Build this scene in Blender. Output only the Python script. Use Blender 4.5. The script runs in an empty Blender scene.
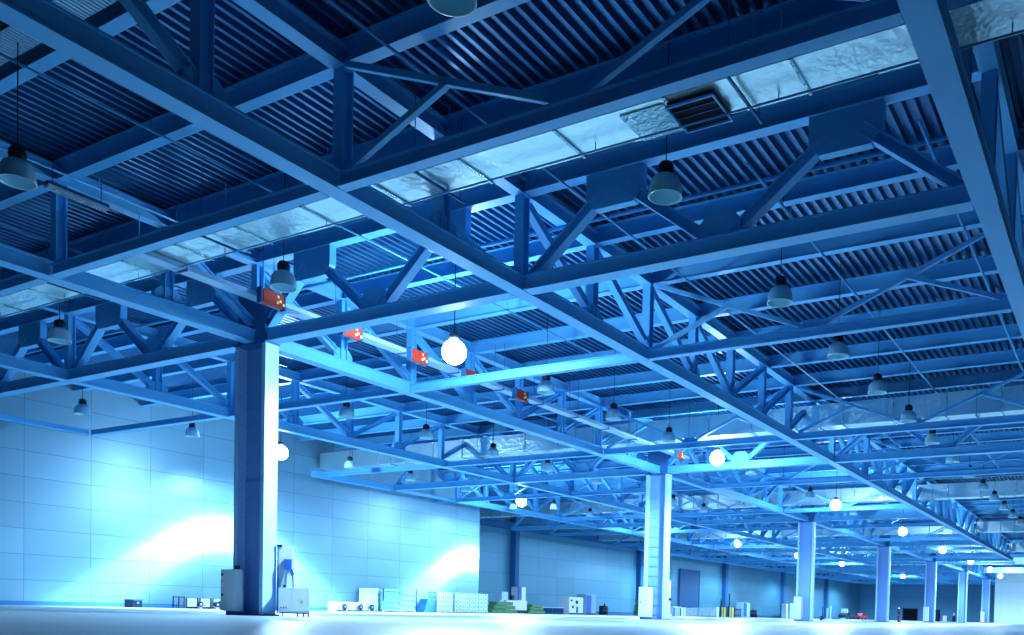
import bpy, math, random
from mathutils import Vector, Matrix
random.seed(7)
scene = bpy.context.scene
COL = scene.collection

# ------------------------------------------------------------------ camera
def make_camera():
    yaw, pitch, roll = 0.5219707, -0.0309888, 0.0245020
    f = Vector((math.cos(yaw)*math.cos(pitch), math.sin(yaw)*math.cos(pitch), math.sin(pitch)))
    r = Vector((math.sin(yaw), -math.cos(yaw), 0)); u = r.cross(f)
    c, s = math.cos(roll), math.sin(roll)
    r2 = r*c + u*s; u2 = u*c - r*s
    m = Matrix((r2, u2, -f)).transposed().to_4x4()
    m.translation = Vector((0, 0, 0.4317))
    cd = bpy.data.cameras.new('camera'); cam = bpy.data.objects.new('camera', cd); COL.objects.link(cam)
    cam.matrix_world = m
    cd.sensor_width = 36; cd.sensor_fit = 'HORIZONTAL'
    cd.lens = 884.49*36/1024
    cd.shift_x = (512-618.90)/1024; cd.shift_y = (639.35-317.5)/1024
    cd.clip_start = .05; cd.clip_end = 2000
    scene.camera = cam
make_camera()
scene.view_settings.view_transform = 'Standard'; scene.view_settings.look = 'None'
scene.view_settings.gamma = 1; scene.view_settings.use_curve_mapping = False
scene.view_settings.exposure = 0.08
scene.cycles.max_bounces = 8; scene.cycles.diffuse_bounces = 5; scene.cycles.glossy_bounces = 3
scene.cycles.sample_clamp_indirect = 4.0; scene.cycles.sample_clamp_direct = 30.0
scene.cycles.caustics_reflective = False; scene.cycles.caustics_refractive = False
scene.cycles.use_denoising = True

# ------------------------------------------------------------------ materials
def mat(name, col, rough=.5, metal=0.0, spec=.4, noise=None, bump=None, emit=None, es=0, trans=0):
    m = bpy.data.materials.new(name); m.use_nodes = True
    nt = m.node_tree; b = nt.nodes['Principled BSDF']
    b.inputs['Base Color'].default_value = (*col, 1)
    b.inputs['Roughness'].default_value = rough; b.inputs['Metallic'].default_value = metal
    b.inputs['Specular IOR Level'].default_value = spec
    if trans: b.inputs['Transmission Weight'].default_value = trans
    if emit:
        b.inputs['Emission Color'].default_value = (*emit, 1); b.inputs['Emission Strength'].default_value = es
    if noise or bump:
        tc = nt.nodes.new('ShaderNodeTexCoord'); n = nt.nodes.new('ShaderNodeTexNoise')
        nt.links.new(tc.outputs['Object'], n.inputs['Vector'])
        n.inputs['Scale'].default_value = (noise or bump)[0]; n.inputs['Detail'].default_value = 4
        if noise:
            mp = nt.nodes.new('ShaderNodeMixRGB'); k = noise[1]
            mp.inputs[1].default_value = (*[c*(1-k) for c in col], 1); mp.inputs[2].default_value = (*[min(1, c*(1+k)) for c in col], 1)
            nt.links.new(n.outputs['Fac'], mp.inputs[0]); nt.links.new(mp.outputs[0], b.inputs['Base Color'])
        if bump:
            bp = nt.nodes.new('ShaderNodeBump'); bp.inputs['Strength'].default_value = bump[1]; bp.inputs['Distance'].default_value = bump[2]
            if noise:
                n2 = nt.nodes.new('ShaderNodeTexNoise'); n2.inputs['Scale'].default_value = bump[0]; nt.links.new(tc.outputs['Object'], n2.inputs['Vector'])
            else: n2 = n
            nt.links.new(n2.outputs['Fac'], bp.inputs['Height']); nt.links.new(bp.outputs[0], b.inputs['Normal'])
    return m

STEEL = mat('painted_steel', (.115, .48, .84), .42, 0, .3, noise=(.8, .10))
GIRT = mat('dark_painted_steel', (.03, .15, .36), .5, 0, .2)
WEB_SHADE = mat('web_shade_blue', (.20, .40, .76), .5, 0, .2)  # column web: paint darkened, the shade of the recess put into the colour
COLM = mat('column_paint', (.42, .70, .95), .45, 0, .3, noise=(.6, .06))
DECK = mat('galvanised_deck', (.016, .13, .30), .32, .55, .4, noise=(.5, .2))
DUCT = mat('foil_insulation', (.65, .92, 1.0), .33, .75, .5, noise=(1.3, .12), bump=(5, .55, .06))
FOIL = mat('crumpled_foil', (.45, .75, .88), .25, .85, .5, noise=(5, .3), bump=(9, 1.0, .12))
FLOORM = mat('epoxy_floor', (.33, .43, .49), .36, 0, .4, noise=(.15, .05))
GALV = mat('galvanised_tray', (.35, .6, .8), .35, .3, .5)
DARK = mat('dark_rubber', (.01, .02, .06), .6)
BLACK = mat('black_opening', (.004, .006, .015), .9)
WHITE = mat('white_enamel', (.66, .78, .88), .4, noise=(3, .04))
GREY = mat('grey_enamel', (.25, .42, .6), .5)
SHADE = mat('frosted_shade', (.42, .74, .85), .35, 0, .5)
CAPM = mat('ballast_black', (.008, .012, .03), .5)
ORANGE = mat('orange_red_enamel', (.42, .03, .01), .5)
LABELM = mat('pale_sticker', (.95, .95, .35), .6)
GREEN = mat('green_wrap', (.08, .24, .10), .6, noise=(3, .35))
YELLOW = mat('yellow_green_plastic', (.40, .42, .12), .5)
WRAP = mat('film_wrapped_goods', (.22, .55, .55), .3, noise=(2.5, .45))
WOOD = mat('pallet_wood', (.45, .5, .45), .7)
RED = mat('red_car_paint', (.8, .03, .06), .3)
GLASSD = mat('dark_glass', (.01, .03, .08), .1)
BLUEM = mat('blue_plastic', (.03, .12, .45), .4)
LIT = mat('lit_globe', (1, 1, 1), .5, emit=(.48, .75, 1.0), es=340)
SKIN = mat('skin', (.6, .4, .3), .6)

def tile_mat(name, base, dark, w, h, rough, metal, mortar=.012, wob=.12, axis='XZ', off=0.0):
    m = bpy.data.materials.new(name); m.use_nodes = True; nt = m.node_tree; b = nt.nodes['Principled BSDF']
    tc = nt.nodes.new('ShaderNodeTexCoord'); sp = nt.nodes.new('ShaderNodeSeparateXYZ'); cb = nt.nodes.new('ShaderNodeCombineXYZ')
    nt.links.new(tc.outputs['Object'], sp.inputs[0])
    ad = nt.nodes.new('ShaderNodeMath'); ad.inputs[1].default_value = off; nt.links.new(sp.outputs['X' if axis[0] == 'X' else 'Y'], ad.inputs[0]); nt.links.new(ad.outputs[0], cb.inputs[0]); nt.links.new(sp.outputs['Z' if axis[1] == 'Z' else 'Y'], cb.inputs[1])
    br = nt.nodes.new('ShaderNodeTexBrick'); br.offset = 0; br.offset_frequency = 2; br.squash = 1
    br.inputs['Scale'].default_value = 1; br.inputs['Brick Width'].default_value = w; br.inputs['Row Height'].default_value = h
    br.inputs['Mortar Size'].default_value = mortar; br.inputs['Mortar Smooth'].default_value = .1; br.inputs['Bias'].default_value = 0
    br.inputs['Color1'].default_value = (*base, 1); br.inputs['Color2'].default_value = (*[c*(1-wob) for c in base], 1); br.inputs['Mortar'].default_value = (*dark, 1)
    nt.links.new(cb.outputs[0], br.inputs['Vector']); nt.links.new(br.outputs['Color'], b.inputs['Base Color'])
    n = nt.nodes.new('ShaderNodeTexNoise'); n.inputs['Scale'].default_value = .35; nt.links.new(tc.outputs['Object'], n.inputs['Vector'])
    bp = nt.nodes.new('ShaderNodeBump'); bp.inputs['Strength'].default_value = .25; bp.inputs['Distance'].default_value = .06
    nt.links.new(n.outputs['Fac'], bp.inputs['Height']); nt.links.new(bp.outputs[0], b.inputs['Normal'])
    b.inputs['Roughness'].default_value = rough; b.inputs['Metallic'].default_value = metal; b.inputs['Specular IOR Level'].default_value = .5
    return m
WALLM = tile_mat('wall_panels', (.15, .33, .44), (.05, .15, .26), 3.53, 1.38, .38, .25, .016, off=-.55)
WALL2 = tile_mat('recess_wall_panels', (.11, .36, .52), (.04, .18, .32), 4.25, 2.4, .36, .3, .02)
WALL3 = tile_mat('end_wall_panels', (.10, .38, .66), (.03, .15, .35), 12, 3.2, .5, .1, .02, axis='YZ')

# ------------------------------------------------------------------ mesh building
class MB:
    def __init__(s): s.v = []; s.f = []; s.sm = False
    def box(s, x0, x1, y0, y1, z0, z1):
        b = len(s.v)
        s.v += [(x0,y0,z0),(x1,y0,z0),(x1,y1,z0),(x0,y1,z0),(x0,y0,z1),(x1,y0,z1),(x1,y1,z1),(x0,y1,z1)]
        s.f += [tuple(b+i for i in q) for q in ((0,3,2,1),(4,5,6,7),(0,1,5,4),(1,2,6,5),(2,3,7,6),(3,0,4,7))]
        return s
    def bar(s, p, q, w, h, side, off=(0, 0), w0=None):
        """box bar from p to q; w measured along side, h across it"""
        p, q = Vector(p), Vector(q); d = (q-p).normalized(); a = Vector(side); a = (a-d*a.dot(d)).normalized(); c = d.cross(a)
        o = a*off[0] + c*off[1]; b = len(s.v)
        for e in (p, q):
            for i, j in ((-1,-1),(1,-1),(1,1),(-1,1)): s.v.append(tuple(e+o+a*(i*w/2)+c*(j*h/2)))
        s.f += [tuple(b+i for i in k) for k in ((0,3,2,1),(4,5,6,7),(0,1,5,4),(1,2,6,5),(2,3,7,6),(3,0,4,7))]
        return s
    def ibar(s, p, q, w, h, side, t=.03):
        """I section: flanges w wide (along side) at +-h/2, web between"""
        s.bar(p, q, w, t, side, (0, h/2-t/2)); s.bar(p, q, w, t, side, (0, -h/2+t/2)); s.bar(p, q, t, h-2*t, side)
        return s
    def tube(s, p, q, r, r2=None, n=10, cap=True):
        p, q = Vector(p), Vector(q); d = (q-p).normalized(); a = d.orthogonal().normalized(); c = d.cross(a); b = len(s.v); r2 = r if r2 is None else r2
        for e, rr in ((p, r), (q, r2)):
            for i in range(n):
                t = 2*math.pi*i/n; s.v.append(tuple(e+a*math.cos(t)*rr+c*math.sin(t)*rr))
        for i in range(n): j = (i+1) % n; s.f.append((b+i, b+j, b+n+j, b+n+i))
        if cap: s.f.append(tuple(b+i for i in reversed(range(n)))); s.f.append(tuple(b+n+i for i in range(n)))
        return s
    def lathe(s, prof, n=24, c=(0, 0, 0)):
        b = len(s.v); k = len(prof)
        for r, z in prof:
            for i in range(n):
                t = 2*math.pi*i/n; s.v.append((c[0]+r*math.cos(t), c[1]+r*math.sin(t), c[2]+z))
        for a in range(k-1):
            for i in range(n): j = (i+1) % n; s.f.append((b+a*n+i, b+a*n+j, b+(a+1)*n+j, b+(a+1)*n+i))
        return s
    def prism(s, pts, y0, y1):
        """polygon in XZ extruded along Y"""
        b = len(s.v); n = len(pts)
        s.v += [(x, y0, z) for x, z in pts] + [(x, y1, z) for x, z in pts]
        s.f.append(tuple(b+i for i in range(n))); s.f.append(tuple(b+n+i for i in reversed(range(n))))
        for i in range(n): j = (i+1) % n; s.f.append((b+i, b+n+i, b+n+j, b+j))
        return s
    def mesh(s, name, m, smooth=False):
        me = bpy.data.meshes.new(name); me.from_pydata([tuple(v) for v in s.v], [], s.f); me.materials.append(m)
        if smooth:
            for p in me.polygons: p.use_smooth = True
        me.update(); return me

def put(name, me, parent=None, loc=(0, 0, 0), rz=0):
    o = bpy.data.objects.new(name, me); COL.objects.link(o)
    o.location = loc; o.rotation_euler.z = rz
    if parent: o.parent = parent
    return o
def build(mb, name, m, parent=None, smooth=False, loc=(0, 0, 0), rz=0): return put(name, mb.mesh(name, m, smooth), parent, loc, rz)
def tag(o, label, cat, group=None, kind=None):
    o['label'] = label; o['category'] = cat
    if group: o['group'] = group
    if kind: o['kind'] = kind
    return o
def thing(name, label, cat, loc=(0, 0, 0), rz=0, group=None, kind=None):
    e = bpy.data.objects.new(name, None); COL.objects.link(e); e.location = loc; e.rotation_euler.z = rz; e.empty_display_size = .2
    return tag(e, label, cat, group, kind)
def struct(mb, name, m, label=None, smooth=False):
    o = build(mb, name, m, None, smooth); o['kind'] = 'structure'
    if label: o['label'] = label; o['category'] = name.split('_')[0]
    return o
def dup(root, loc, label=None, rz=None, skip=()):
    r = root.copy(); COL.objects.link(r); r.location = loc
    if rz is not None: r.rotation_euler.z = rz
    if label: r['label'] = label
    for ch in list(root.children):
        if ch.name.split('.')[0] in skip: continue
        c = ch.copy(); COL.objects.link(c); c.parent = r
        for g in list(ch.children):
            d = g.copy(); COL.objects.link(d); d.parent = c
    return r
ORD = 'first second third fourth fifth sixth seventh eighth ninth tenth eleventh twelfth thirteenth fourteenth fifteenth sixteenth seventeenth eighteenth nineteenth twentieth'.split()
TENS = {2: 'twenty', 3: 'thirty', 4: 'forty', 5: 'fifty', 6: 'sixty', 7: 'seventy'}
TENTH = {2: 'twentieth', 3: 'thirtieth', 4: 'fortieth', 5: 'fiftieth', 6: 'sixtieth', 7: 'seventieth'}
def ordw(n):
    if n <= 20: return ORD[n-1]
    return TENTH[n//10] if n % 10 == 0 else TENS[n//10] + '-' + ORD[n % 10-1]

# ------------------------------------------------------------------ setting
X0, BAY = 20.25, 30.0
YR = {-1: 2.95, 0: 15.1, 1: 26.25, 2: 37.8, 3: 49.2, 4: 60.6}
ZB, ZT = 9.27, 12.0          # underside of the lower chords, underside of the roof beams
XEND = 251.0
struct(MB().box(-4, XEND+1, -9, 67, -.3, 0), 'floor', FLOORM)
# ribbed steel deck seen from below
def deck():
    s = MB(); y = -14.0; prof = []
    while y < 66.2:
        prof += [(y, 12.68), (y+.13, 12.68), (y+.17, 12.54), (y+.26, 12.54)]; y += .30
    x0, x1 = 10.3, XEND
    for (yy, z) in prof: s.v += [(x0, yy, z), (x1, yy, z)]
    for i in range(len(prof)-1): s.f.append((2*i, 2*i+1, 2*i+3, 2*i+2))
    b = len(s.v); s.box(x0, x1, -14, 66.3, 12.72, 12.9)
    return s
struct(deck(), 'ceiling', DECK)
struct(MB().box(-4, 63.6, 51.5, 66.6, 0, 12.52), 'wall_side', WALLM)
struct(MB().box(64.2, XEND, 66.0, 66.6, 0, 12.52), 'wall_recess', WALL2)
struct(MB().box(XEND, XEND+.6, -14, 66.6, 0, 12.52), 'wall_end', WALL3)
struct(MB().box(206, XEND, -14, 25.2, 0, 12.52), 'wall_block', tile_mat('block_wall_panels', (.7, .88, .95), (.4, .6, .8), 6, 2.2, .5, .1, .02, axis='YZ'))
struct(MB().box(-4, 63.6, 51.44, 51.5, 0, .24), 'baseboard_side', GIRT)
struct(MB().box(64.2, XEND, 65.9, 66.0, 0, .4), 'baseboard_recess', GIRT)
# near edge of the roof: perforated light strip and the unlit void before it
s_ = MB(); yy = -14.0
while yy < 51: s_.box(9.65, 10.25, yy, yy+.07, 12.1, 12.12); yy += .11
for q_ in (9.65, 9.79, 9.93, 10.07, 10.2): s_.box(q_, q_+.05, -14, 51, 12.12, 12.125)
struct(s_, 'trim_7', GALV)
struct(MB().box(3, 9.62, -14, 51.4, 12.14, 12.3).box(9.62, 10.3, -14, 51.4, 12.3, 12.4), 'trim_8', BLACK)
# wall pilasters
for k, (a, b) in enumerate(((87.5, 88.3), (119.6, 120.6), (152.8, 153.9), (184.9, 186.1), (217, 218.2))):
    struct(MB().box(a, b, 65.2, 66.0, 0, 12.5).box(a-.15, b+.15, 65.1, 66.0, 0, .5), 'trim_%d' % (k+1), GIRT)
struct(MB().box(64.2, XEND, 65.3, 66.0, 10.2, 11.0), 'trim_6', GIRT)
# door opening in the recess wall
d = thing('door_1', 'tall dark doorway set in the panelled recess wall', 'door', (138.6, 65.9, 0), kind='structure')
build(MB().box(-3.6, 3.6, -.12, 0, 0, 7.6), 'door_leaf', GIRT, d)
build(MB().box(-4.1, -3.6, -.2, .02, 0, 7.6).box(3.6, 3.8, -.2, .02, 0, 7.6).box(-4.1, 3.8, -.25, .02, 7.6, 8.0), 'door_frame', GIRT, d)
d = thing('door_2', 'low wide dark door opening in the far end wall', 'door', (XEND-.1, 52.1, 0), kind='structure')
build(MB().box(-.1, 0, -1.9, 1.9, 0, 3.2), 'door_leaf', BLACK, d)
build(MB().box(-.2, 0, -2.1, -1.9, 0, 3.4).box(-.2, 0, 1.9, 2.1, 0, 3.4).box(-.2, 0, -2.1, 2.1, 3.2, 3.45), 'door_frame', GIRT, d)

# ------------------------------------------------------------------ columns
CNAMES = ['first', 'second', 'third', 'fourth', 'fifth', 'sixth', 'seventh', 'eighth']
def column():
    c = thing('steel_column', 'massive blue steel column standing between a white cabinet and a white machine', 'column', (X0, YR[1], 0), kind='thing')
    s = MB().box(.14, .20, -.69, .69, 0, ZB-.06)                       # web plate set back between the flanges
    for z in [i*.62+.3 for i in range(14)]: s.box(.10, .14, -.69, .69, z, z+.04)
    build(s, 'web', WEB_SHADE, c)
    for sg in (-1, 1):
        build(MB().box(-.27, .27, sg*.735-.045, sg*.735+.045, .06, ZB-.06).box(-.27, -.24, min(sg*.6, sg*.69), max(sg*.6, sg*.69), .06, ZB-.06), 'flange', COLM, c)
    build(MB().box(-.36, .36, -.86, .86, 0, .06), 'base_plate', BLUEM, c)
    build(MB().box(-.30, .30, -.80, .80, ZB-.06, ZB).box(-.24, .24, -.70, .70, ZB, 11.0), 'capital', GIRT, c)
    return c
c0 = column()
for n in range(1, 8):
    dup(c0, (X0+BAY*n, YR[1], 0), 'blue steel column, %s in the row counting from the big one with the cabinets' % CNAMES[n])

# ------------------------------------------------------------------ longitudinal lattice trusses (run along the hall)
PAN = BAY/8
def gplate(s, x, z, w, h, y=0.0, t=.18):
    s.prism([(x-w/2, z), (x+w/2, z), (x+w/2, z+h*.55), (x+w*.28, z+h), (x-w*.28, z+h), (x-w/2, z+h*.55)], y-t/2, y+t/2)
def long_truss(loc, label, nodes, diags, chord=(.46, .44)):
    """nodes: x of the posts; diags: (i, j, True if the brace starts at the top of node i)"""
    t = thing('lattice_truss', label, 'truss', loc)
    x0, x1 = nodes[0], nodes[-1]; w, h = chord
    build(MB().box(x0, x1-.002, -w/2, w/2, ZB, ZB+.05).box(x0, x1-.002, -w/2+.05, w/2-.05, ZB+.05, ZB+h-.04).box(x0, x1-.002, -w/2, w/2, ZB+h-.04, ZB+h), 'bottom_chord', STEEL, t)
    build(MB().box(x0, x1-.002, -.19, .19, ZT-.06, ZT-.02).box(x0, x1-.002, -.04, .04, ZT-.02, ZT+.36).box(x0, x1-.002, -.19, .19, ZT+.36, ZT+.40), 'top_chord', STEEL, t)
    pm = MB().ibar((0, 0, ZB+h), (0, 0, ZT-.06), .30, .30, (0, 1, 0), .035).mesh('post', STEEL)
    for x in nodes[:-1]: put('post', pm, t, (x, 0, 0))
    for i, j, top in diags:
        a = (nodes[i], 0, ZT-.1) if top else (nodes[i], 0, ZB+h+.1)
        b = (nodes[j], 0, ZB+h+.1) if top else (nodes[j], 0, ZT-.1)
        A, B = Vector(a), Vector(b); dd = (B-A).normalized()
        build(MB().ibar(A+dd*.25, B-dd*.25, .24, .24, (0, 1, 0), .035), 'diagonal', STEEL, t)
    for x in nodes[1:-1:2]:
        g = MB(); gplate(g, 0, 0, .9, .42); build(g, 'gusset_plate', STEEL, t, loc=(x, 0, ZB+h))
    return t
full = [k*PAN for k in range(9)]
pratt = [(i, i+1, True) for i in range(4)] + [(i, i+1, False) for i in range(4, 8)]
RN = {-1: 'row by the wide overhead chord', 0: 'open row before the columns', 1: 'column row', 2: 'row behind the columns', 3: 'row near the panelled wall', 4: 'row along the recess wall'}
proto = long_truss((X0, YR[0], 0), 'blue lattice truss in the open row before the columns, first full bay', full, pratt)
for row, bays in ((0, range(1, 4)), (1, range(0, 7)), (2, range(0, 7)), (4, range(3, 7))):
    for n in bays:
        dup(proto, (X0+BAY*n, YR[row], 0), 'blue lattice truss of the %s, %s bay from the big column' % (RN[row], CNAMES[n]))
for n in range(2, 7):
    dup(proto, (X0+BAY*n-(0 if n > 1 else 0), YR[3], 0), 'blue lattice truss of the %s, %s bay from the big column' % (RN[3], CNAMES[n]))
# near ends of the rows, before the first column line
near = [-20.25, -16.6, -13.2, -9.85, -6.5, -3.3, 0]
long_truss((X0, YR[0], 0), 'dark lattice truss in the open row, the end bay overhead at its corner post', near, [(2, 3, True)])
long_truss((X0, YR[1], 0), 'dark lattice truss meeting the big column from the bay before it', near, [(5, 6, True)])
long_truss((X0, YR[2], 0), 'blue lattice truss behind the big column in front of the pale panelled wall', near, [(4, 5, True)])
long_truss((X0, YR[-1], 0), 'wide pale overhead chord and its truss at the open side of the hall', [-20.25, -9.85, -6.5, -3.3, 0], [(1, 2, True)], (.5, .42))
long_truss((X0, YR[-1], 0), 'pale chord and truss at the open side of the hall, beyond the crossing girder', full, pratt, (.46, .42))
long_truss((57.75, YR[3], 0), 'blue lattice truss of the row near the panelled wall, starting at the wall end', [k*PAN for k in range(7)], [(0, 1, True), (1, 2, True), (2, 3, True), (3, 4, False), (4, 5, False), (5, 6, False)])
# short ties by the panelled wall where the row stops
def tie_bar(label, a, b, w=.34, h=.32):
    o = build(MB().bar((0, 0, 0), Vector(b)-Vector(a), w, h, (0, 1, 0) if abs(a[1]-b[1]) < 1 else (1, 0, 0)), 'tie_beam', STEEL, None, loc=a)
    return tag(o, label, 'beam', kind='thing')
tie_bar('thin blue edge beam along the pale wall before the first corner', (0, YR[3], ZB+.16), (27.3, YR[3], ZB+.16), .3, .26)
tie_bar('thin tie beam turning from the pale wall corner to the row behind the columns', (27.5, YR[3]-.2, ZB+.16), (27.5, YR[2]+.3, ZB+.16), .3, .26)
tie_bar('short blue chord beside the pale wall ending on the second main girder', (42.6, YR[3], ZB+.2), (50.0, YR[3], ZB+.2), .46, .4)
tie_bar('thin edge beam between second main girder and the pale wall end', (50.6, YR[3], ZB+.12), (57.5, YR[3], ZB+.12), .26, .2)
tie_bar('thin blue beam along the top of the pale wall end', (57.5, YR[3]+.2, ZB+.12), (57.5, 51.45, ZB+.12), .26, .2)

# ------------------------------------------------------------------ main girders across the hall on every column line
def cross_truss(loc, label, W):
    t = thing('cross_girder', label, 'girder', loc); c = .45; h = .42
    y0, y1 = .26, W-.26; m = W/2; q = [W/4, 3*W/4]
    build(MB().box(-c/2, c/2, y0, y1, ZB, ZB+.05).box(-c/2+.06, c/2-.06, y0, y1, ZB+.05, ZB+h-.04).box(-c/2, c/2, y0, y1, ZB+h-.04, ZB+h), 'bottom_chord', STEEL, t)
    build(MB().box(-.18, .18, y0-.2, y1+.2, 11.98, 12.02).box(-.03, .03, y0-.2, y1+.2, 12.02, 12.48).box(-.18, .18, y0-.2, y1+.2, 12.48, 12.52), 'top_chord', STEEL, t)
    for a, b in (((0, .45, ZB+h), (0, q[0]-.35, 11.5)), ((0, m-.3, ZB+h), (0, q[0]+.35, 11.5)), ((0, m+.3, ZB+h), (0, q[1]-.35, 11.5)), ((0, W-.45, ZB+h), (0, q[1]+.35, 11.5))):
        build(MB().ibar(a, b, .30, .28, (1, 0, 0), .035), 'diagonal', STEEL, t)
    for yy in q:
        build(MB().prism([(-.85, 12.0), (.85, 12.0), (.85, 11.35), (.6, 11.05), (-.6, 11.05), (-.85, 11.35)], -.13, .13), 'gusset_plate', STEEL, t, loc=(0, yy, 0), rz=math.pi/2)
    build(MB().prism([(-.55, ZB+h), (.55, ZB+h), (.55, ZB+h+.35), (.3, ZB+h+.6), (-.3, ZB+h+.6), (-.55, ZB+h+.35)], -.12, .12), 'foot_plate', STEEL, t, loc=(0, m, 0), rz=math.pi/2)
    return t
SP = [(-1, 0), (0, 1), (1, 2), (2, 3), (3, 4)]
SN = {-1: 'open side and the open row', 0: 'open row and column row', 1: 'column row and the row behind', 2: 'second and third rows behind the columns', 3: 'third row and the side wall'}
for (a, b) in SP:
    W = YR[b]-YR[a]; g0 = None
    for n in range(0, 8):
        if a == -1 and n > 1: continue
        if a == 0 and n > 4: continue
        if a == 3 and n < 2: continue
        lab = 'steel cross girder between %s, at the %s column line' % (SN[a], CNAMES[n])
        if g0 is None: g0 = cross_truss((X0+BAY*n, YR[a], 0), lab, W)
        else: dup(g0, (X0+BAY*n, YR[a], 0), lab)

# ------------------------------------------------------------------ light ties with K bracing
def tie_truss(loc, label, W, brace=True):
    t = thing('tie_girder', label, 'girder', loc); c, h = .27, .32
    y0, y1 = .26, W-.26; m = W/2
    build(MB().box(-c/2, c/2, y0, y1, ZB, ZB+.04).box(-.04, .04, y0, y1, ZB+.04, ZB+h-.03).box(-c/2, c/2, y0, y1, ZB+h-.03, ZB+h), 'bottom_chord', STEEL, t)
    if brace:
        for e, sgn in ((.35, 1), (W-.35, -1)):
            build(MB().bar((0, e, 11.85), (0, m-.25*sgn, ZB+h+.05), .13, .13, (1, 0, 0)), 'long_brace', STEEL, t)
            mid = (e+m)/2
            build(MB().bar((0, e+.1*sgn, ZB+h+.05), (0, mid+.0*sgn, 10.72), .13, .13, (1, 0, 0)), 'short_brace', STEEL, t)
        build(MB().prism([(-.5, ZB+h), (.5, ZB+h), (.25, ZB+h+.25), (-.25, ZB+h+.25)], -.03, .03), 'foot_plate', STEEL, t, loc=(0, m, 0), rz=math.pi/2)
    return t
TX = [13.5] + [x for n in range(0, 7) for x in (X0+BAY*n+7.25, X0+BAY*(n+1)-7.25)]
for (a, b) in SP:
    W = YR[b]-YR[a]; g0 = {}
    for k, x in enumerate(TX):
        if a == -1 and x > 60: continue
        if a == 0 and x > 150: continue
        if a == 3 and x < 85: continue
        if a == 2 and x < 30: continue
        br = not (a == 0 and k in (0, 1)) and not (a in (1, 2) and x < 45)
        lab = 'slender tie girder between %s, %s from the near end' % (SN[a], ordw(k+1))
        if br not in g0: g0[br] = tie_truss((x, YR[a], 0), lab, W, br)
        else: dup(g0[br], (x, YR[a], 0), lab)

# ------------------------------------------------------------------ roof purlins
PX = [10.55, 13.75, 17.05, 24.05, 27.9, 31.8, 35.6, 39.5, 43.2, 46.5]
x = 54.0
while x < XEND-2:
    if abs(((x-X0+15) % 30)-15) > 1: PX.append(x)
    x += PAN
def purl(a, b): return MB().box(-.15, .15, a, b, 0, .025).box(-.02, .02, a, b, .025, .51).box(-.15, .15, a, b, .51, .535).mesh('purlin', STEEL)
pms = [purl(-14, 51.45), purl(-14, 65.2), purl(25.3, 65.2)]
for k, x in enumerate(PX):
    o = put('roof_purlin', pms[0 if x < 63.6 else 1 if x < 206 else 2], None, (x, 0, 12.0 if x > 12 else 11.95))
    tag(o, 'long steel roof purlin under the ribbed deck, %s from the near end of the hall' % ordw(k+1), 'purlin', 'roof purlins under the deck', 'thing')

# ------------------------------------------------------------------ pipes and conduits
def pipe(label, a, b, r=.035, m=STEEL, cat='pipe', name='sprinkler_pipe', hang=None):
    a, b = Vector(a), Vector(b); e = thing(name, label, cat, a)
    build(MB().tube((0, 0, 0), b-a, r, n=8), 'run', m, e, True)
    n = hang or 0
    for i in range(n):
        p = (b-a)*((i+.5)/n)
        build(MB().tube(p, p+Vector((0, 0, 12.0-a.z)), .012, n=6), 'hanger_rod', m, e)
    return e
pipe('thin conduit over the near corner, running past the high hanging lamp', (6, 20.75, 11.7), (34, 20.75, 11.7), .03, hang=6)
pipe('thin conduit beside the corner post, running toward the big column', (6, 24.95, 11.7), (19, 24.95, 11.7), .03, hang=4)
pipe('slim pipe threading the girders above the open row toward the vent grille', (8, 13.4, 11.75), (60, 13.4, 11.75), .035, hang=8)
pipe('bright thin pipe crossing the ribbed bay beside the hanging lamps', (21, 8.7, 11.75), (80, 8.7, 11.75), .04, hang=9)
pipe('thin bright rod beside the pale overhead chord', (21, 4.53, 11.75), (70, 4.53, 11.75), .045, hang=8)
pipe('thin conduit in the bay between the column row and the row behind', (10, 30.0, 11.7), (120, 30.0, 11.7), .035, hang=10)
pipe('sprinkler pipe across the hall, under the deck behind the first main girder', (22.3, 3.2, 11.9), (22.3, 51.3, 11.9), .06)
pipe('sprinkler pipe slung under the lower edge of the foil air duct', (15.9, 0, 10.04), (15.9, 48, 10.04), .022, hang=12)
for n in range(1, 4):
    pipe('sprinkler pipe across the hall under the deck, behind the %s main girder' % CNAMES[n], (22.3+30*n, 3.2, 11.9), (22.3+30*n, 51.3, 11.9), .06)

# ------------------------------------------------------------------ foil wrapped air ducts
def duct(label, xa, xb, y0, y1, z0, z1, grille=None):
    e = thing('air_duct', label, 'duct', ((xa+xb)/2, y0, z0)); w = (xb-xa)/2; L = y1-y0
    s = MB(); k = 0; step = 1.25; y = 0
    while y < L-.01:
        yy = min(y+step, L); d = .012 if k % 2 else 0; s.box(-w+d, w-d, y, yy, d, z1-z0); y = yy; k += 1
    build(s, 'duct_body', DUCT, e)
    n = int(L/2.5)
    fm = MB().box(-w-.03, w+.03, -.03, .03, -.03, z1-z0+.03).mesh('flange_band', FOIL)
    for i in range(1, n): put('flange_band', fm, e, (0, i*2.5, 0))
    hm = MB().box(-w-.2, w+.35, -.025, .025, -.13, -.08).tube((-w-.2, 0, -.1), (-w-.2, 0, 12-z0), .012, n=6).tube((w+.2, 0, -.1), (w+.2, 0, 12-z0), .012, n=6).mesh('trapeze_hanger', GIRT)
    for i in range(0, n, 3): put('trapeze_hanger', hm, e, (0, i*2.5+1.1, 0))
    return e
dn = duct('shining foil-wrapped air duct overhead, across the near bay before the big column', 15.1, 16.25, -2, 51.3, 10.2, 10.7)
for n in (1, 2, 3, 4, 5, 6):
    duct('foil-wrapped air duct across the hall just before the %s column' % CNAMES[n], 15.0+30*n, 16.2+30*n, -2 if n < 3 else 10, 64 if n > 1 else 51.3, 10.25, 11.4)
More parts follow.
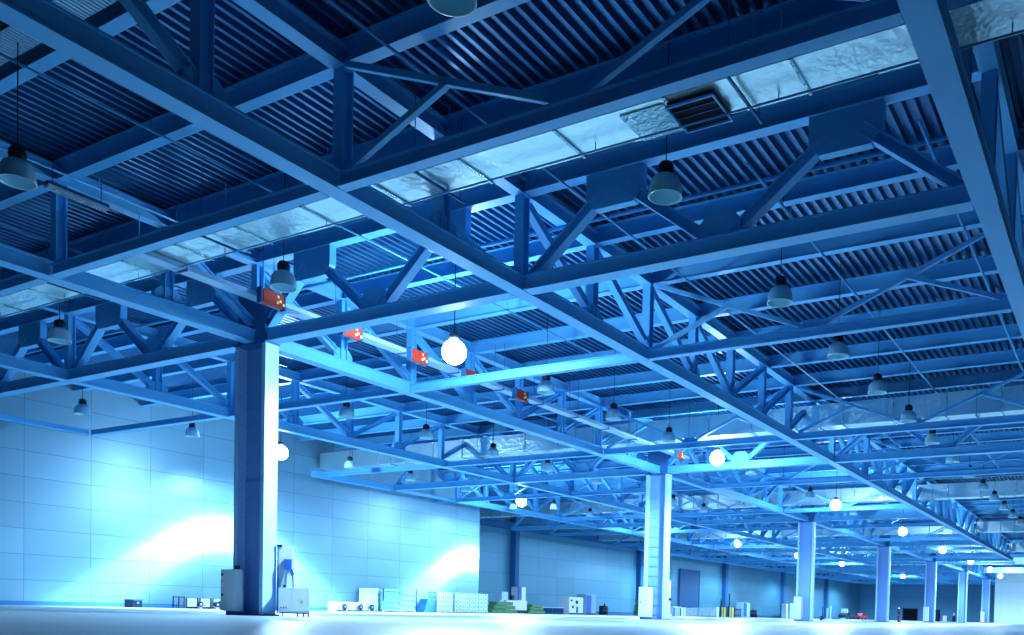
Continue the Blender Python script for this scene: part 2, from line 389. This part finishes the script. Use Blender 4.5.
# grille on the near duct
v = thing('vent_grille', 'dark louvred vent grille on the underside of the foil duct', 'vent', (15.75, 7.55, 10.2))
build(MB().box(-.46, .46, -.48, .48, -.08, -.012), 'backing', BLACK, v)
s = MB()
for a in (-.49, .46): s.box(a, a+.03, -.5, .5, -.13, -.08)
for b in (-.5, .47): s.box(-.46, .46, b, b+.03, -.13, -.08)
build(s, 'grille_frame', STEEL, v)
for i in range(3): build(MB().bar((-.24+i*.24, -.47, -.1), (-.24+i*.24, .47, -.1), .05, .01, (.8, 0, .5)), 'slat', STEEL, v)
build(MB().box(-.5, .5, .55, 1.5, -.03, -.012), 'foil_patch', FOIL, v)

# ------------------------------------------------------------------ cable tray line with orange boxes
t = thing('cable_tray', 'pale cable tray with side rails, running beside the column row under the roof', 'tray', (14.6, 24.25, 10.05))
build(MB().box(0, 35.4, -.22, .22, -.02, .0).box(0, 35.4, -.24, -.21, -.02, .12).box(0, 35.4, .21, .24, -.02, .12), 'tray_run', GALV, t)
build(MB().tube((0, -.1, .04), (35.4, -.1, .04), .035, n=8).tube((0, .05, .04), (35.4, .05, .04), .03, n=8), 'cables', DARK, t)
hm = MB().box(-.03, .03, -.28, .28, -.06, -.02).tube((0, .26, -.04), (0, .26, 1.95), .012, n=6).tube((0, -.26, -.04), (0, -.26, 1.95), .012, n=6).mesh('tray_hanger', GIRT)
for i in range(12): put('tray_hanger', hm, t, (1.5+3*i, 0, 0))
def alarm(loc, label):
    e = thing('control_box', label, 'box', loc, group='orange control boxes along the cable tray')
    build(MB().box(-.42, .42, -.1, .1, 0, .42).box(-.38, .38, -.125, -.1, .03, .39), 'enclosure', ORANGE, e)
    for i, (a, z) in enumerate(((.12, .26), (.2, .14), (.33, .06), (.1, .08))): build(MB().box(a, a+.07, -.14, -.125, z, z+.08), 'indicator', LABELM, e)
    for q in (-.46, .42): build(MB().box(q, q+.04, -.12, .12, -.04, .46), 'bracket', GIRT, e)
    return e
labs = ['orange control box mounted above the top of the big column', 'orange control box on the tray line, first beyond the big column', 'orange control box on the tray line below the brightest lamp', 'orange control box on the tray line, third beyond the big column', 'small orange control box on the tray line, fourth beyond the big column', 'red control box on the tray line at the head of the second column']
b0 = alarm((18.95, 23.9, 9.86), labs[0])
for k, x in enumerate((22.25, 25.6, 28.75, 32.2, 48.3)): dup(b0, (x, 23.9, 9.78), labs[k+1])
# unlit strip light nearer the open row and lattice of light fittings
for k, (xx, yy) in enumerate(((12.75, 23.5),)):
    e = thing('strip_light', ['unlit louvred strip light hanging by the corner post', 'unlit louvred strip light high over the first truss corner'][k], 'light fitting', (xx, yy, 10.6))
    build(MB().box(-.75, .75, -.12, .12, .02, .1), 'housing', GIRT, e)
    s = MB().box(-.75, .75, -.12, -.1, -.05, .02).box(-.75, .75, .1, .12, -.05, .02)
    for i in range(16): s.box(-.72+i*.095, -.70+i*.095, -.1, .1, -.05, .02)
    build(s, 'louvre_grid', WHITE, e)
    for q in (-.6, .6): build(MB().tube((q, 0, .1), (q, 0, .6), .012, n=6), 'hanger_rod', GIRT, e)

# ------------------------------------------------------------------ hanging high bay lamps
def lamp():
    e = thing('high_bay_lamp', 'x', 'lamp', (0, 0, 0), group='unlit high bay lamps on wires')
    build(MB().lathe([(.13, .47), (.20, .44), (.27, .385), (.32, .29), (.345, .16), (.355, .03), (.365, 0), (.345, .0), (.33, .05), (.31, .2), (.25, .34), (.12, .41), (0.001, .42)], 28), 'shade', SHADE, e, True)
    build(MB().lathe([(0.001, .76), (.05, .75), (.12, .72), (.165, .66), (.175, .56), (.15, .46), (0.001, .46)], 20), 'ballast_cap', CAPM, e, True)
    build(MB().tube((0, 0, .74), (0, 0, 3.2), .012, n=6), 'hanging_wire', CAPM, e)
    return e
GX = [10.0, 16.8, 23.9, 29.6, 35.0, 40.6, 46.1]
k = GX[-1]
while k < 100: k += 5.9; GX.append(k)
rows = [(8.8, 'before the open row', 14), (20.7, 'between open row and column row', 13), (32.0, 'just behind the column row', 11), (43.5, 'by the pale wall', 11)]
l0 = None
for ry, rn, cnt in rows:
    for k in range(cnt):
        if ry == 20.7 and any(abs(GX[k]-q) < 2 for q in (23.8, 46.3, 69, 91.9)): continue
        if ry == 32.0 and k in (0, 2): continue
        if ry == 43.5 and (k < 2 or any(abs(GX[k]-q) < 2 for q in (35, 58.9, 85))): continue
        lab = 'unlit glass-domed lamp on a wire %s, %s along its line' % (rn, ordw(k+1))
        loc = (GX[k], ry, 9.2)
        if l0 is None: l0 = lamp(); l0.location = loc; l0['label'] = lab
        else: dup(l0, loc, lab)

# ------------------------------------------------------------------ lit floodlights and added spots
def spot(loc, power, size=2.9, ring=None, col=(.48, .75, 1.0), radius=.3, blend=.4, name='flood_or_fill_beam', rot=None):
    ld = bpy.data.lights.new(name, 'SPOT'); ld.energy = power; ld.spot_size = size; ld.spot_blend = blend; ld.color = col; ld.shadow_soft_size = radius
    o = bpy.data.objects.new(name, ld); COL.objects.link(o); o.location = loc
    if rot: o.rotation_euler = rot
    if ring:
        ld.use_nodes = True; nt = ld.node_tree; em = nt.nodes['Emission']
        tc = nt.nodes.new('ShaderNodeTexCoord'); sp = nt.nodes.new('ShaderNodeSeparateXYZ'); nt.links.new(tc.outputs['Normal'], sp.inputs[0])
        ab = nt.nodes.new('ShaderNodeMath'); ab.operation = 'ABSOLUTE'; nt.links.new(sp.outputs['Z'], ab.inputs[0])
        ac = nt.nodes.new('ShaderNodeMath'); ac.operation = 'ARCCOSINE'; nt.links.new(ab.outputs[0], ac.inputs[0])
        cr = nt.nodes.new('ShaderNodeFloatCurve'); dv = nt.nodes.new('ShaderNodeMath'); dv.operation = 'DIVIDE'; dv.inputs[1].default_value = math.pi/2
        nt.links.new(ac.outputs[0], dv.inputs[0]); nt.links.new(dv.outputs[0], cr.inputs['Value'])
        cu = cr.mapping.curves[0]; pts = ring
        cu.points[0].location = pts[0]; cu.points[1].location = pts[-1]
        for p in pts[1:-1]: cu.points.new(*p)
        cr.mapping.update()
        ml = nt.nodes.new('ShaderNodeMath'); ml.operation = 'MULTIPLY'; ml.inputs[1].default_value = 3.2
        nt.links.new(cr.outputs[0], ml.inputs[0]); nt.links.new(ml.outputs[0], em.inputs['Strength'])
    return o
def flood(loc, label, r=.5):
    e = thing('floodlight', label, 'lamp', loc, group='lit floodlights under the roof')
    build(MB().lathe([(.001, -r)] + [(r*math.sin(t*math.pi/10), -r*math.cos(t*math.pi/10)) for t in range(1, 10)] + [(.001, r)], 20), 'glowing_globe', LIT, e, True)
    build(MB().lathe([(.001, r+.2), (.16, r+.18), (.2, r-.02), (.001, r-.03)], 16), 'lamp_holder', CAPM, e, True)
    build(MB().tube((0, 0, r+.15), (0, 0, 12.5-loc[2]), .02, n=6), 'hanging_rod', CAPM, e)
    return e
RING = [(0, .04), (.36, .06), (.44, .35), (.51, 1.0), (.56, .95), (.61, .3), (.68, .06), (.85, .03), (1, .0)]
FL = [((23.75, 20.5, 9.25), 'brightest lamp, a white glow beyond the big column under the roof', .42),
      ((46.3, 20.5, 9.25), 'glowing lamp by the head of the second column', .42),
      ((69.0, 20.3, 9.25), 'glowing lamp by the head of the third column', .42),
      ((91.9, 20.1, 9.25), 'glowing lamp by the head of the fourth column', .42),
      ((117.5, 20.7, 9.25), 'glowing lamp by the head of the fifth column', .42),
      ((140.5, 20.7, 9.25), 'glowing lamp by the head of the sixth column', .42),
      ((163.5, 20.9, 9.25), 'glowing lamp short of the last columns', .42),
      ((187, 22.0, 9.25), 'glowing lamp at the last columns before the white wall', .42),
      ((35.1, 43.3, 9.25), 'glowing lamp against the pale wall beside the big column', .42),
      ((58.9, 43.4, 9.25), 'glowing lamp past the end of the pale wall', .42),
      ((85.0, 45.3, 9.3), 'glowing lamp over the recess wall by the second column', .3),
      ((103.2, 42.6, 9.3), 'glowing lamp over the tall doorway', .42),
      ((125.4, 42.4, 9.3), 'small glowing lamp beside the third column head', .36),
      ((145, 41.3, 9.3), 'small glowing lamp past the third column', .42),
      ((190, 41.2, 9.3), 'small glowing lamp before the far end wall', .42)]
for loc, lab, r in FL:
    flood(loc, lab, r)
for x, y, lab in ((37.4, 47.0, 'added shaded lamp close to the pale wall, behind the big column'), (62.6, 47.0, 'added shaded lamp close to the end of the pale wall')):
    dup(l0, (x, y, 9.2), lab)
    spot((x, y, 9.1), 24000, 3.1, RING, radius=.1)  # added lamps; their ring beams shape the bright arcs on the wall
for loc, lab, r in FL:
    spot((loc[0], loc[1], loc[2]-r-.08), 9000 if loc[1] > 40 and loc[0] < 80 else 14000 if loc[0] < 60 else 9500, 3.0, None, radius=.3)
# added spots without fixtures, brightening the end wall, recess wall and open side
for q in ((52, -3.0, 9.0), (75, -3.0, 9.0), (98, -3, 9.0), (225, 45, 9), (225, 58, 9), (207, 56, 9), (120, 57, 9), (150, 57, 9), (180, 57, 9), (212, 30, 9), (175, 0, 9), (192, 8, 9)):
    spot(q, 9000, 3.0, radius=.35)

# ------------------------------------------------------------------ things at the foot of the big column
e = thing('electrical_cabinet', 'white electrical cabinet fixed to the side of the big column', 'cabinet', (19.75, 26.75, .14))
build(MB().box(-.15, .12, -.40, .40, 0, 1.42), 'body', WHITE, e)
build(MB().box(-.175, -.152, -.38, .38, .03, 1.39), 'door', WHITE, e)
for y, z in ((.28, 1.25), (.28, .55), (.3, 1.0)): build(MB().tube((-.2, y, z), (-.17, y, z), .045 if z != 1.0 else .02, n=10), 'lock', DARK, e)
build(MB().box(-.1, .12, -.38, .2, -.14, 0), 'plinth', BLUEM, e)
build(MB().box(-.1, .02, -.38, -.25, 1.42, 1.56), 'cable_gland', DARK, e)
e = thing('lift_machine', 'white floor-standing machine with a tall back panel beside the big column', 'machine', (20.8, 24.88, 0), rz=math.radians(-38)); e.scale = (.8, .8, 1)
build(MB().box(-.62, .62, -.35, .45, .14, .98), 'body', WHITE, e)
build(MB().box(-.62, -.12, -.365, -.352, .2, .96).box(-.10, .60, -.365, -.352, .2, .96), 'door', WHITE, e)
build(MB().box(-.64, -.02, .30, .46, .98, 2.42), 'back_panel', WHITE, e)
build(MB().box(-.70, -.64, .26, .48, .1, 2.46), 'guide_rail', BLUEM, e)
build(MB().box(-.72, -.5, .24, .3, 2.38, 2.46), 'rail_cap', DARK, e)
build(MB().box(-.42, -.12, .08, .3, 1.62, 1.96).bar((-.2, .12, 1.65), (-.06, .08, 1.42), .14, .14, (0, 1, 0)), 'motor_head', BLUEM, e)
build(MB().tube((-.07, .08, 1.5), (-.04, .05, 1.0), .028, n=8).tube((-.09, .08, 1.47), (-.02, .08, 1.47), .05, n=8), 'drive_rod', DARK, e)
build(MB().prism([(-.55, .98), (-.30, .98), (-.30, 1.6), (-.38, 1.6)], .1, .3), 'support_arm', COLM, e)
build(MB().box(-.46, -.34, -.1, .0, .98, 1.08), 'control_knob', DARK, e)
build(MB().prism([(.22, .48), (.36, .48), (.29, .62)], -.375, -.366), 'warning_sticker', YELLOW, e)
for i in range(3): build(MB().tube((-.53+i*.1, -.385, .3), (-.53+i*.1, -.365, .3), .028, n=10), 'button', DARK, e)
for px in (-.5, .1, .35, .55): build(MB().tube((px, -.28, .08), (px+.05, -.28, .08), .08, n=14), 'caster', DARK, e)
build(MB().box(-.6, .6, -.3, .4, .1, .16), 'chassis', GIRT, e)
# small cabinets at the feet of the next columns
for n, h in ((1, 1.9), (2, 2.1), (4, 2.2), (6, 2.2)):
    e = thing('electrical_cabinet', 'small white cabinet fixed on the %s column of the row' % CNAMES[n], 'cabinet', (X0+BAY*n-.6, 26.25+.42, .15))
    build(MB().box(-.28, .28, -.36, .36, 0, h), 'body', WHITE, e)
    build(MB().box(-.3, -.282, -.33, .33, .03, h-.03), 'door', WHITE, e)
    build(MB().tube((-.33, .2, h*.5), (-.3, .2, h*.5), .04, n=8), 'lock', DARK, e)
    build(MB().box(-.2, .25, -.3, .3, -.15, 0), 'plinth', BLUEM, e)

# ------------------------------------------------------------------ goods along the walls
Y1 = 58.5
def boxthing(name, label, cat, x0, x1, h, y, m, parts=(), z=0, depth=1.0, group=None):
    e = thing(name, label, cat, ((x0+x1)/2, y, z), group=group); w = (x1-x0)/2
    build(MB().box(-w, w, 0, depth, 0.0, h), 'body', m, e)
    for nm, a, b, c0_, d0, mm in parts:   # fractions across and up, on the front face
        build(MB().box(-w+a*2*w, -w+b*2*w, -.06, -.002, c0_*h, d0*h), nm, mm, e)
    return e
boxthing('tool_chest', 'small dark chest alone on the floor against the pale wall', 'chest', 35.55, 36.2, .55, Y1, DARK, [('lid', 0, 1, .85, .97, GIRT), ('latch', .4, .6, .5, .7, GREY)])
e = thing('trolley_frame', 'open dark metal frame standing before the pale wall', 'frame', (38.9, Y1, 0))
for q in (-.42, 0, .42): build(MB().box(q-.03, q+.03, 0, .06, 0, .85), 'upright', DARK, e)
build(MB().box(-.45, .45, 0, .06, .76, .83).box(-.45, .45, 0, .06, .14, .2), 'rail', DARK, e)
for k, (a, b) in enumerate(((39.45, 40.35), (40.5, 41.4), (41.55, 42.4))):
    e = boxthing('slatted_bin', 'white bin on a dark rail by the pale wall, %s from the open frame' % ORD[k], 'bin', a, b, .72, Y1, WHITE, [('corner_post', 0, .06, 0, 1.08, DARK), ('corner_post', .94, 1, 0, 1.08, DARK), ('skirt', 0, 1, -0.02, .18, DARK)])
for k, (x, r) in enumerate(((40.2, .2), (41.55, .2), (41.95, .24))):
    e = thing('cable_reel', 'dark cable reel in front of the white bins, %s from the open frame' % ORD[k], 'reel', (x, Y1-.5, 0))
    build(MB().tube((0, -.12, r+.12), (0, .12, r+.12), r, n=16), 'drum', DARK, e); build(MB().tube((0, -.15, r+.12), (0, .15, r+.12), r*.4, n=12), 'hub', WHITE, e)
    build(MB().box(-.12, .12, -.1, .1, 0, .2), 'cradle', WHITE, e)
for k, (a, b) in enumerate(((53.3, 54.3), (54.5, 55.6), (55.9, 56.9), (57.1, 58.0))):
    boxthing('white_crate', 'low white crate on skids before the pale wall, %s of four in line' % ORD[k], 'crate', a, b, .78, Y1, WHITE, [('strap', .1, .16, 0, 1, GREY), ('strap', .84, .9, 0, 1, GREY), ('skirt', 0, 1, 0, .12, DARK)])
    
for k, x in enumerate((53.9, 55.7, 57.05)):
    e = thing('cable_reel', 'dark reel leaning on the low white crates, %s of three' % ORD[k], 'reel', (x, Y1-.35, 0))
    build(MB().tube((0, -.1, .38), (0, .1, .38), .24, n=16), 'drum', DARK, e); build(MB().tube((0, -.13, .38), (0, .13, .38), .08, n=10), 'hub', GREY, e); build(MB().box(-.12, .12, -.1, .1, 0, .25), 'cradle', DARK, e)
def stack(name, label, x0, x1, h, y, m, rowsn, z=0, cols=1, m2=None, depth=1.2, cat='stack'):
    e = thing(name, label, cat, ((x0+x1)/2, y, z)); w = (x1-x0)/2; hh = (h-.14)/rowsn; ww = 2*w/cols
    build(MB().box(-w, w, 0, depth, .1, .14).box(-w, -w+.15, 0, depth, 0, .1).box(w-.15, w, 0, depth, 0, .1).box(-.08, .08, 0, depth, 0, .1), 'pallet', WOOD, e)
    for r in range(rowsn):
        s = MB()
        for c in range(cols):
            g = .04
            s.box(-w+c*ww+g, -w+(c+1)*ww-g, (.0 if (r+c) % 2 else .05), depth, .14+r*hh+.012, .14+(r+1)*hh-.012)
        build(s, 'layer', m if (r % 2 or not m2) else m2, e)
    return e
stack('box_stack', 'pale boxes stacked beside the film-wrapped pallet', 57.2, 58.45, 2.1, Y1+.25, WHITE, 6)
e = stack('wrapped_pallet', 'wide film-wrapped greenish pallet load before the pale wall', 58.8, 63.0, 2.1, Y1, WRAP, 8, cols=2)
build(MB().box(-2.2, -2.12, -.06, 0, 1.0, 2.15).box(2.14, 2.22, -.06, 0, .0, 2.2), 'corner_guard', DARK, e)
o = build(MB().prism([(-.75, 0), (.75, 0), (.75, 1.3), (-.25, 1.3)], 0, 1), 'ramp_block', GIRT, None, loc=(64.9, Y1, 0)); tag(o, 'dark blue sloping block on the floor between pallet loads', 'block')
for k, (a, b, cc) in enumerate(((66.0, 68.3, 4), (68.65, 70.8, 4), (70.9, 72.3, 3), (72.45, 73.9, 2))):
    stack('block_pallet', 'tall pallet of pale speckled blocks at the pale wall end, %s of four' % ORD[k], a, b, 2.05, Y1, WHITE, 9, cols=cc*2, m2=COLM)
def heap(name, label, x, y, w, d, h, m, cat):
    e = thing(name, label, cat, (x, y, 0)); 
    for i in range(3):
        ww = w*(1-.18*i); z0 = h*i/3
        build(MB().box(-ww/2, ww/2, 0, d, z0, z0+h/3-.03).box(-ww/2+.1, ww/2-.1, -.05, 0, z0+.04, z0+h/3-.08), 'bale', m, e)
    return e
heap('green_bundle', 'green wrapped bundle in front of the white processing machine', 77.2, 58.8, 4.6, 1, 1.25, GREEN, 'bundle')
heap('green_bundle', 'green bundle on the recess side of the white processing machine', 84.9, 60, 3.3, 1, 1.1, GREEN, 'bundle')
e = thing('processing_machine', 'white low machine with a narrow tower among the green bundles', 'machine', (80.4, 60, 0))
build(MB().box(-1.4, 2.5, 0, 1.4, .35, 1.45), 'body', WHITE, e); build(MB().box(-1.2, 2.3, .1, 1.3, 0, .35), 'base', DARK, e)
build(MB().box(1.1, 2.5, .2, 1.2, 1.45, 3.0), 'tower', WHITE, e); build(MB().box(1.0, 1.6, .1, .2, 1.5, 3.0), 'tower_door', BLUEM, e)
build(MB().box(-1.8, -.7, .3, 1.1, 1.45, 2.35).box(-2.2, -1.2, .3, 1.1, 1.2, 1.45), 'hopper', COLM, e); build(MB().box(.1, .5, .3, .7, 1.45, 2.0), 'feeder', DARK, e)
e = thing('roller_conveyor', 'low dark roller conveyor before the recess wall', 'conveyor', (89, 60.5, 0))
build(MB().box(-2.5, 2.4, 0, .08, .7, .85).box(-2.5, 2.4, .9, .98, .7, .85), 'side_rail', GREY, e)
for i in range(7): build(MB().box(-2.45+i*.78, -2.37+i*.78, 0, .9, 0, .7), 'leg', GIRT, e)
build(MB().box(-2.5, 2.4, .1, .9, .72, .8), 'rollers', GREY, e)
boxthing('machine_cabinet', 'white machine cabinet with dark gauges before the recess wall', 'cabinet', 91.8, 95.0, 2.15, 60, WHITE, [('gauge', .1, .2, .75, .85, DARK), ('gauge', .45, .6, .6, .8, DARK), ('gauge', .2, .3, .35, .5, DARK), ('gauge', .5, .62, .1, .45, GIRT), ('skirt', 0, 1, 0, .08, DARK)], depth=1.4)
boxthing('machine_cabinet', 'grey-blue tall cabinet next to the white machine cabinet', 'cabinet', 95.7, 98.1, 2.6, 60, GREY, [('door', .05, .5, .05, .95, BLUEM), ('skirt', 0, 1, 0, .06, DARK)], depth=1.4)
e = thing('steel_drum', 'dark steel drum standing alone before the recess wall', 'drum', (100.9, 60.5, 0))
build(MB().lathe([(.001, 0), (.6, 0), (.6, .4), (.63, .42), (.6, .44), (.6, .85), (.63, .87), (.6, .89), (.6, 1.2), (.001, 1.2)], 20), 'barrel', DARK, e, True); build(MB().tube((.2, 0, 1.2), (.2, 0, 1.5), .1, n=8), 'bung', DARK, e)
heap('green_bundle', 'dark green bundle peeping out beside the second column', 111.6, 60, 2.4, 1.2, 2.3, GREEN, 'bundle')
e = thing('white_mast', 'thin white mast close behind the second column', 'mast', (124.1, 62.5, 0))
build(MB().box(-.4, .4, -.3, .3, 0, .3), 'base', WHITE, e); build(MB().tube((0, 0, .3), (0, 0, 5.5), .22, n=10), 'pole', WHITE, e); build(MB().box(-.3, .3, -.3, .3, 2.4, 2.8), 'clamp', DARK, e)
boxthing('work_bench', 'dark framed bench with pale top near the tall doorway', 'bench', 124.8, 127.4, 1.5, 62, GREY, [('leg', 0, .1, 0, .9, DARK), ('leg', .9, 1, 0, .9, DARK), ('top', 0, 1, .9, 1, WHITE)])
boxthing('white_crate', 'single white box near the tall doorway', 'box', 127.6, 129.2, 1.4, 62, WHITE, [('strap', .4, .5, 0, 1, GREY)])
stack('box_stack', 'grey pallet load at the foot of the tall doorway', 129.6, 133.8, 1.4, 62, GREY, 3, cols=3)
stack('box_stack', 'long violet-grey pallet load past the tall doorway', 134.4, 141.2, 1.5, 62, GREY, 2, cols=5)
boxthing('machine_cabinet', 'slim white cabinet between grey load and yellow cages', 'cabinet', 141.5, 142.6, 1.7, 62, WHITE, [('door', .1, .9, .05, .95, WHITE)])
for k, (a, b) in enumerate(((143.0, 145.8), (146.6, 149.4))):
    e = boxthing('yellow_cage', 'yellow-green caged container with dark posts, %s of the pair' % ORD[k], 'container', a, b, 1.7, 62, YELLOW, [('post', -.06, .05, 0, 1.15, DARK), ('post', .95, 1.06, 0, 1.15, DARK), ('post', .47, .53, 0, 1, DARK)])
    build(MB().tube((-1.2, -.1, 0), (-1.2, -.1, 4.2 if k else 3.0), .12, n=8), 'flag_pole', DARK, e)
e = thing('trolley_frame', 'open dark frame beside the yellow-green cages', 'frame', (151.3, 62, 0))
for q in (-1.3, -.4, .5, 1.3): build(MB().box(q-.08, q+.08, 0, .1, 0, 1.6), 'upright', DARK, e)
build(MB().box(-1.4, 1.4, 0, .1, 1.3, 1.45).box(-1.4, 1.4, 0, .1, .3, .4), 'rail', DARK, e)
boxthing('machine_cabinet', 'tall grey cabinet past the yellow-green cages', 'cabinet', 153.8, 157.2, 2.8, 62, GREY, [('door', .05, .45, .05, .95, BLUEM), ('door', .5, .95, .05, .95, COLM)], depth=1.4)
e = thing('steel_drum', 'small dark drum near the tall grey cabinet', 'drum', (159.8, 62.5, 0))
build(MB().lathe([(.001, 0), (.9, 0), (.9, .6), (.95, .62), (.9, .64), (.9, 1.4), (.001, 1.4)], 20), 'barrel', DARK, e, True); build(MB().tube((.3, 0, 1.4), (.3, 0, 1.55), .12, n=8), 'bung', DARK, e)
boxthing('white_mast', 'narrow pale post standing before the third column', 'post', 177.5, 178.6, 3.0, 62, WHITE, [('band', 0, 1, .5, .55, GREY)])
boxthing('machine_cabinet', 'pale cabinet in the gap before the third column', 'cabinet', 180, 183.2, 3.1, 62, COLM, [('door', .05, .95, .05, .95, COLM), ('handle', .8, .86, .45, .55, DARK)], depth=1.4)
e = thing('floor_pump', 'dark wheeled floor pump with upright pole by the third column', 'pump', (112, 34.3, 0))
build(MB().tube((0, 0, .12), (0, 0, .55), .34, .2, n=14), 'motor', DARK, e); build(MB().tube((0, -.05, .5), (0, -.05, 1.7), .04, n=8), 'handle', DARK, e)
for q in (-.25, .25): build(MB().tube((q, .1, .12), (q+.05, .1, .12), .12, n=12), 'wheel', DARK, e)
for k, x in enumerate((206.5, 209.0)):
    e = thing('white_mast', 'slim pale post by the parked cars, %s of two' % ORD[k], 'post', (x, 62, 0)); build(MB().tube((0, 0, 0), (0, 0, 2.6+.5*k), .25, n=8), 'pole', COLM, e); build(MB().box(-.4, .4, -.4, .4, 0, .2), 'base', COLM, e)
_K = 50/58.5
for o in list(COL.objects):
    if o.parent is None and 57.5 < o.location.y < 59.8 and 30 < o.location.x < 75 and 'label' in o and 'skid' not in o.name:
        o.location.x *= _K; o.location.y = 50 + (o.location.y-58.5)*_K; o.scale = (_K, _K, _K)
def car(label, x, y, m, s=1.0):
    e = thing('parked_car', label, 'car', (x, y, 0)); L = 2.3*s
    body = MB().prism([(-L, .35), (L, .35), (L, .75), (L*.9, .95), (L*.45, 1.02), (L*.15, 1.5), (-L*.55, 1.52), (-L*.85, 1.05), (-L, .95)], -.9, .9)
    build(body, 'body', m, e)
    build(MB().prism([(L*.38, 1.05), (L*.13, 1.44), (-L*.52, 1.46), (-L*.75, 1.08)], -.93, -.905), 'side_window', GLASSD, e)
    for q in (-L*.6, L*.6): build(MB().tube((q, -.95, .35), (q, -.7, .35), .35, n=16), 'wheel', DARK, e)
    build(MB().box(L-.02, L+.03, -.7, -.4, .6, .75), 'headlight', LABELM, e)
    return e
for k, (x, m, lb) in enumerate(((208, DARK, 'dark car parked at the recess wall, first of the dark pair'), (214.5, DARK, 'dark car parked at the recess wall, next to the red one'), (221.5, RED, 'red car parked at the recess wall'))):
    car(lb, x, 58, m, 1.3)
boxthing('white_crate', 'pale blue box raised behind the parked cars', 'box', 218, 221, 2.6, 61, COLM, [('strap', .4, .5, 0, 1, GREY)])
boxthing('machine_cabinet', 'black upright cabinet by the fifth column', 'cabinet', 237, 239, 3.0, 42.2, BLACK, [('door', .1, .9, .05, .95, BLACK)])
boxthing('processing_machine', 'low white machine before the end wall beside a black cabinet', 'machine', 238.6, 240.8, 1.5, 40.4, WHITE, [('gauge', .3, .5, .3, .6, DARK)])
e = thing('gas_bottle', 'dark gas bottle with pale cap by the low white machine', 'bottle', (240, 38.9, 0))
build(MB().lathe([(.001, 0), (.35, 0), (.35, 1.3), (.2, 1.6), (.001, 1.6)], 14), 'tank', DARK, e, True); build(MB().tube((0, 0, 1.6), (0, 0, 2.3), .15, n=8), 'cap', WHITE, e)

# worker standing by the fourth column: one continuous skinned body
def worker(loc, rz):
    e = thing('person', 'standing person in dark jacket and white helmet beside the fourth column', 'person', loc, rz)
    V = [((0,0,.95),.15),((0,0,1.2),.15),((0,0,1.42),.14),((0,0,1.52),.06),((0,0,1.6),.09),((0,0,1.72),.085),
         ((-.1,0,.9),.1),((-.11,.0,.5),.065),((-.12,0,.08),.05),((-.12,-.14,.04),.04),((.1,0,.9),.1),((.12,.02,.5),.065),((.13,.02,.08),.05),((.13,-.12,.04),.04),
         ((-.2,0,1.4),.07),((-.26,0,1.14),.05),((-.24,-.14,.92),.035),((.2,0,1.4),.07),((.27,0,1.14),.05),((.25,-.12,.92),.035)]
    E = [(0,1),(1,2),(2,3),(3,4),(4,5),(0,6),(6,7),(7,8),(8,9),(0,10),(10,11),(11,12),(12,13),(2,14),(14,15),(15,16),(2,17),(17,18),(18,19)]
    me = bpy.data.meshes.new('body'); me.from_pydata([v for v, _ in V], E, []); me.materials.append(DARK)
    o = put('body', me, e); md = o.modifiers.new('skin', 'SKIN'); 
    for i, (_, r) in enumerate(V): me.skin_vertices[0].data[i].radius = (r, r*.85)
    me.skin_vertices[0].data[0].use_root = True
    o.modifiers.new('sub', 'SUBSURF').render_levels = 2
    build(MB().lathe([(.15, 0), (.125, .01), (.12, .07), (.07, .12), (.001, .13)], 16, (0, 0, 1.7)), 'helmet', WHITE, e, True)
    build(MB().tube((0, 0, .86), (0, 0, 1.0), .175, n=12), 'magenta_belt', mat('magenta_cloth', (.6, .05, .4), .7), e)
worker((113.6, 25.0, 0), .6)
o = boxthing('tool_chest', 'small yellow tool box on the floor beside the standing person', 'box', 114.2, 114.7, .35, 24.9, YELLOW, [('lid', 0, 1, .8, .98, YELLOW), ('latch', .4, .6, .5, .75, DARK)], depth=.3)

# ------------------------------------------------------------------ ambient light of the open side of the hall
w = bpy.data.worlds.new('hall_air'); scene.world = w; w.use_nodes = True
bg = w.node_tree.nodes['Background']; bg.inputs[0].default_value = (.10, .36, 1.0, 1); bg.inputs[1].default_value = .03
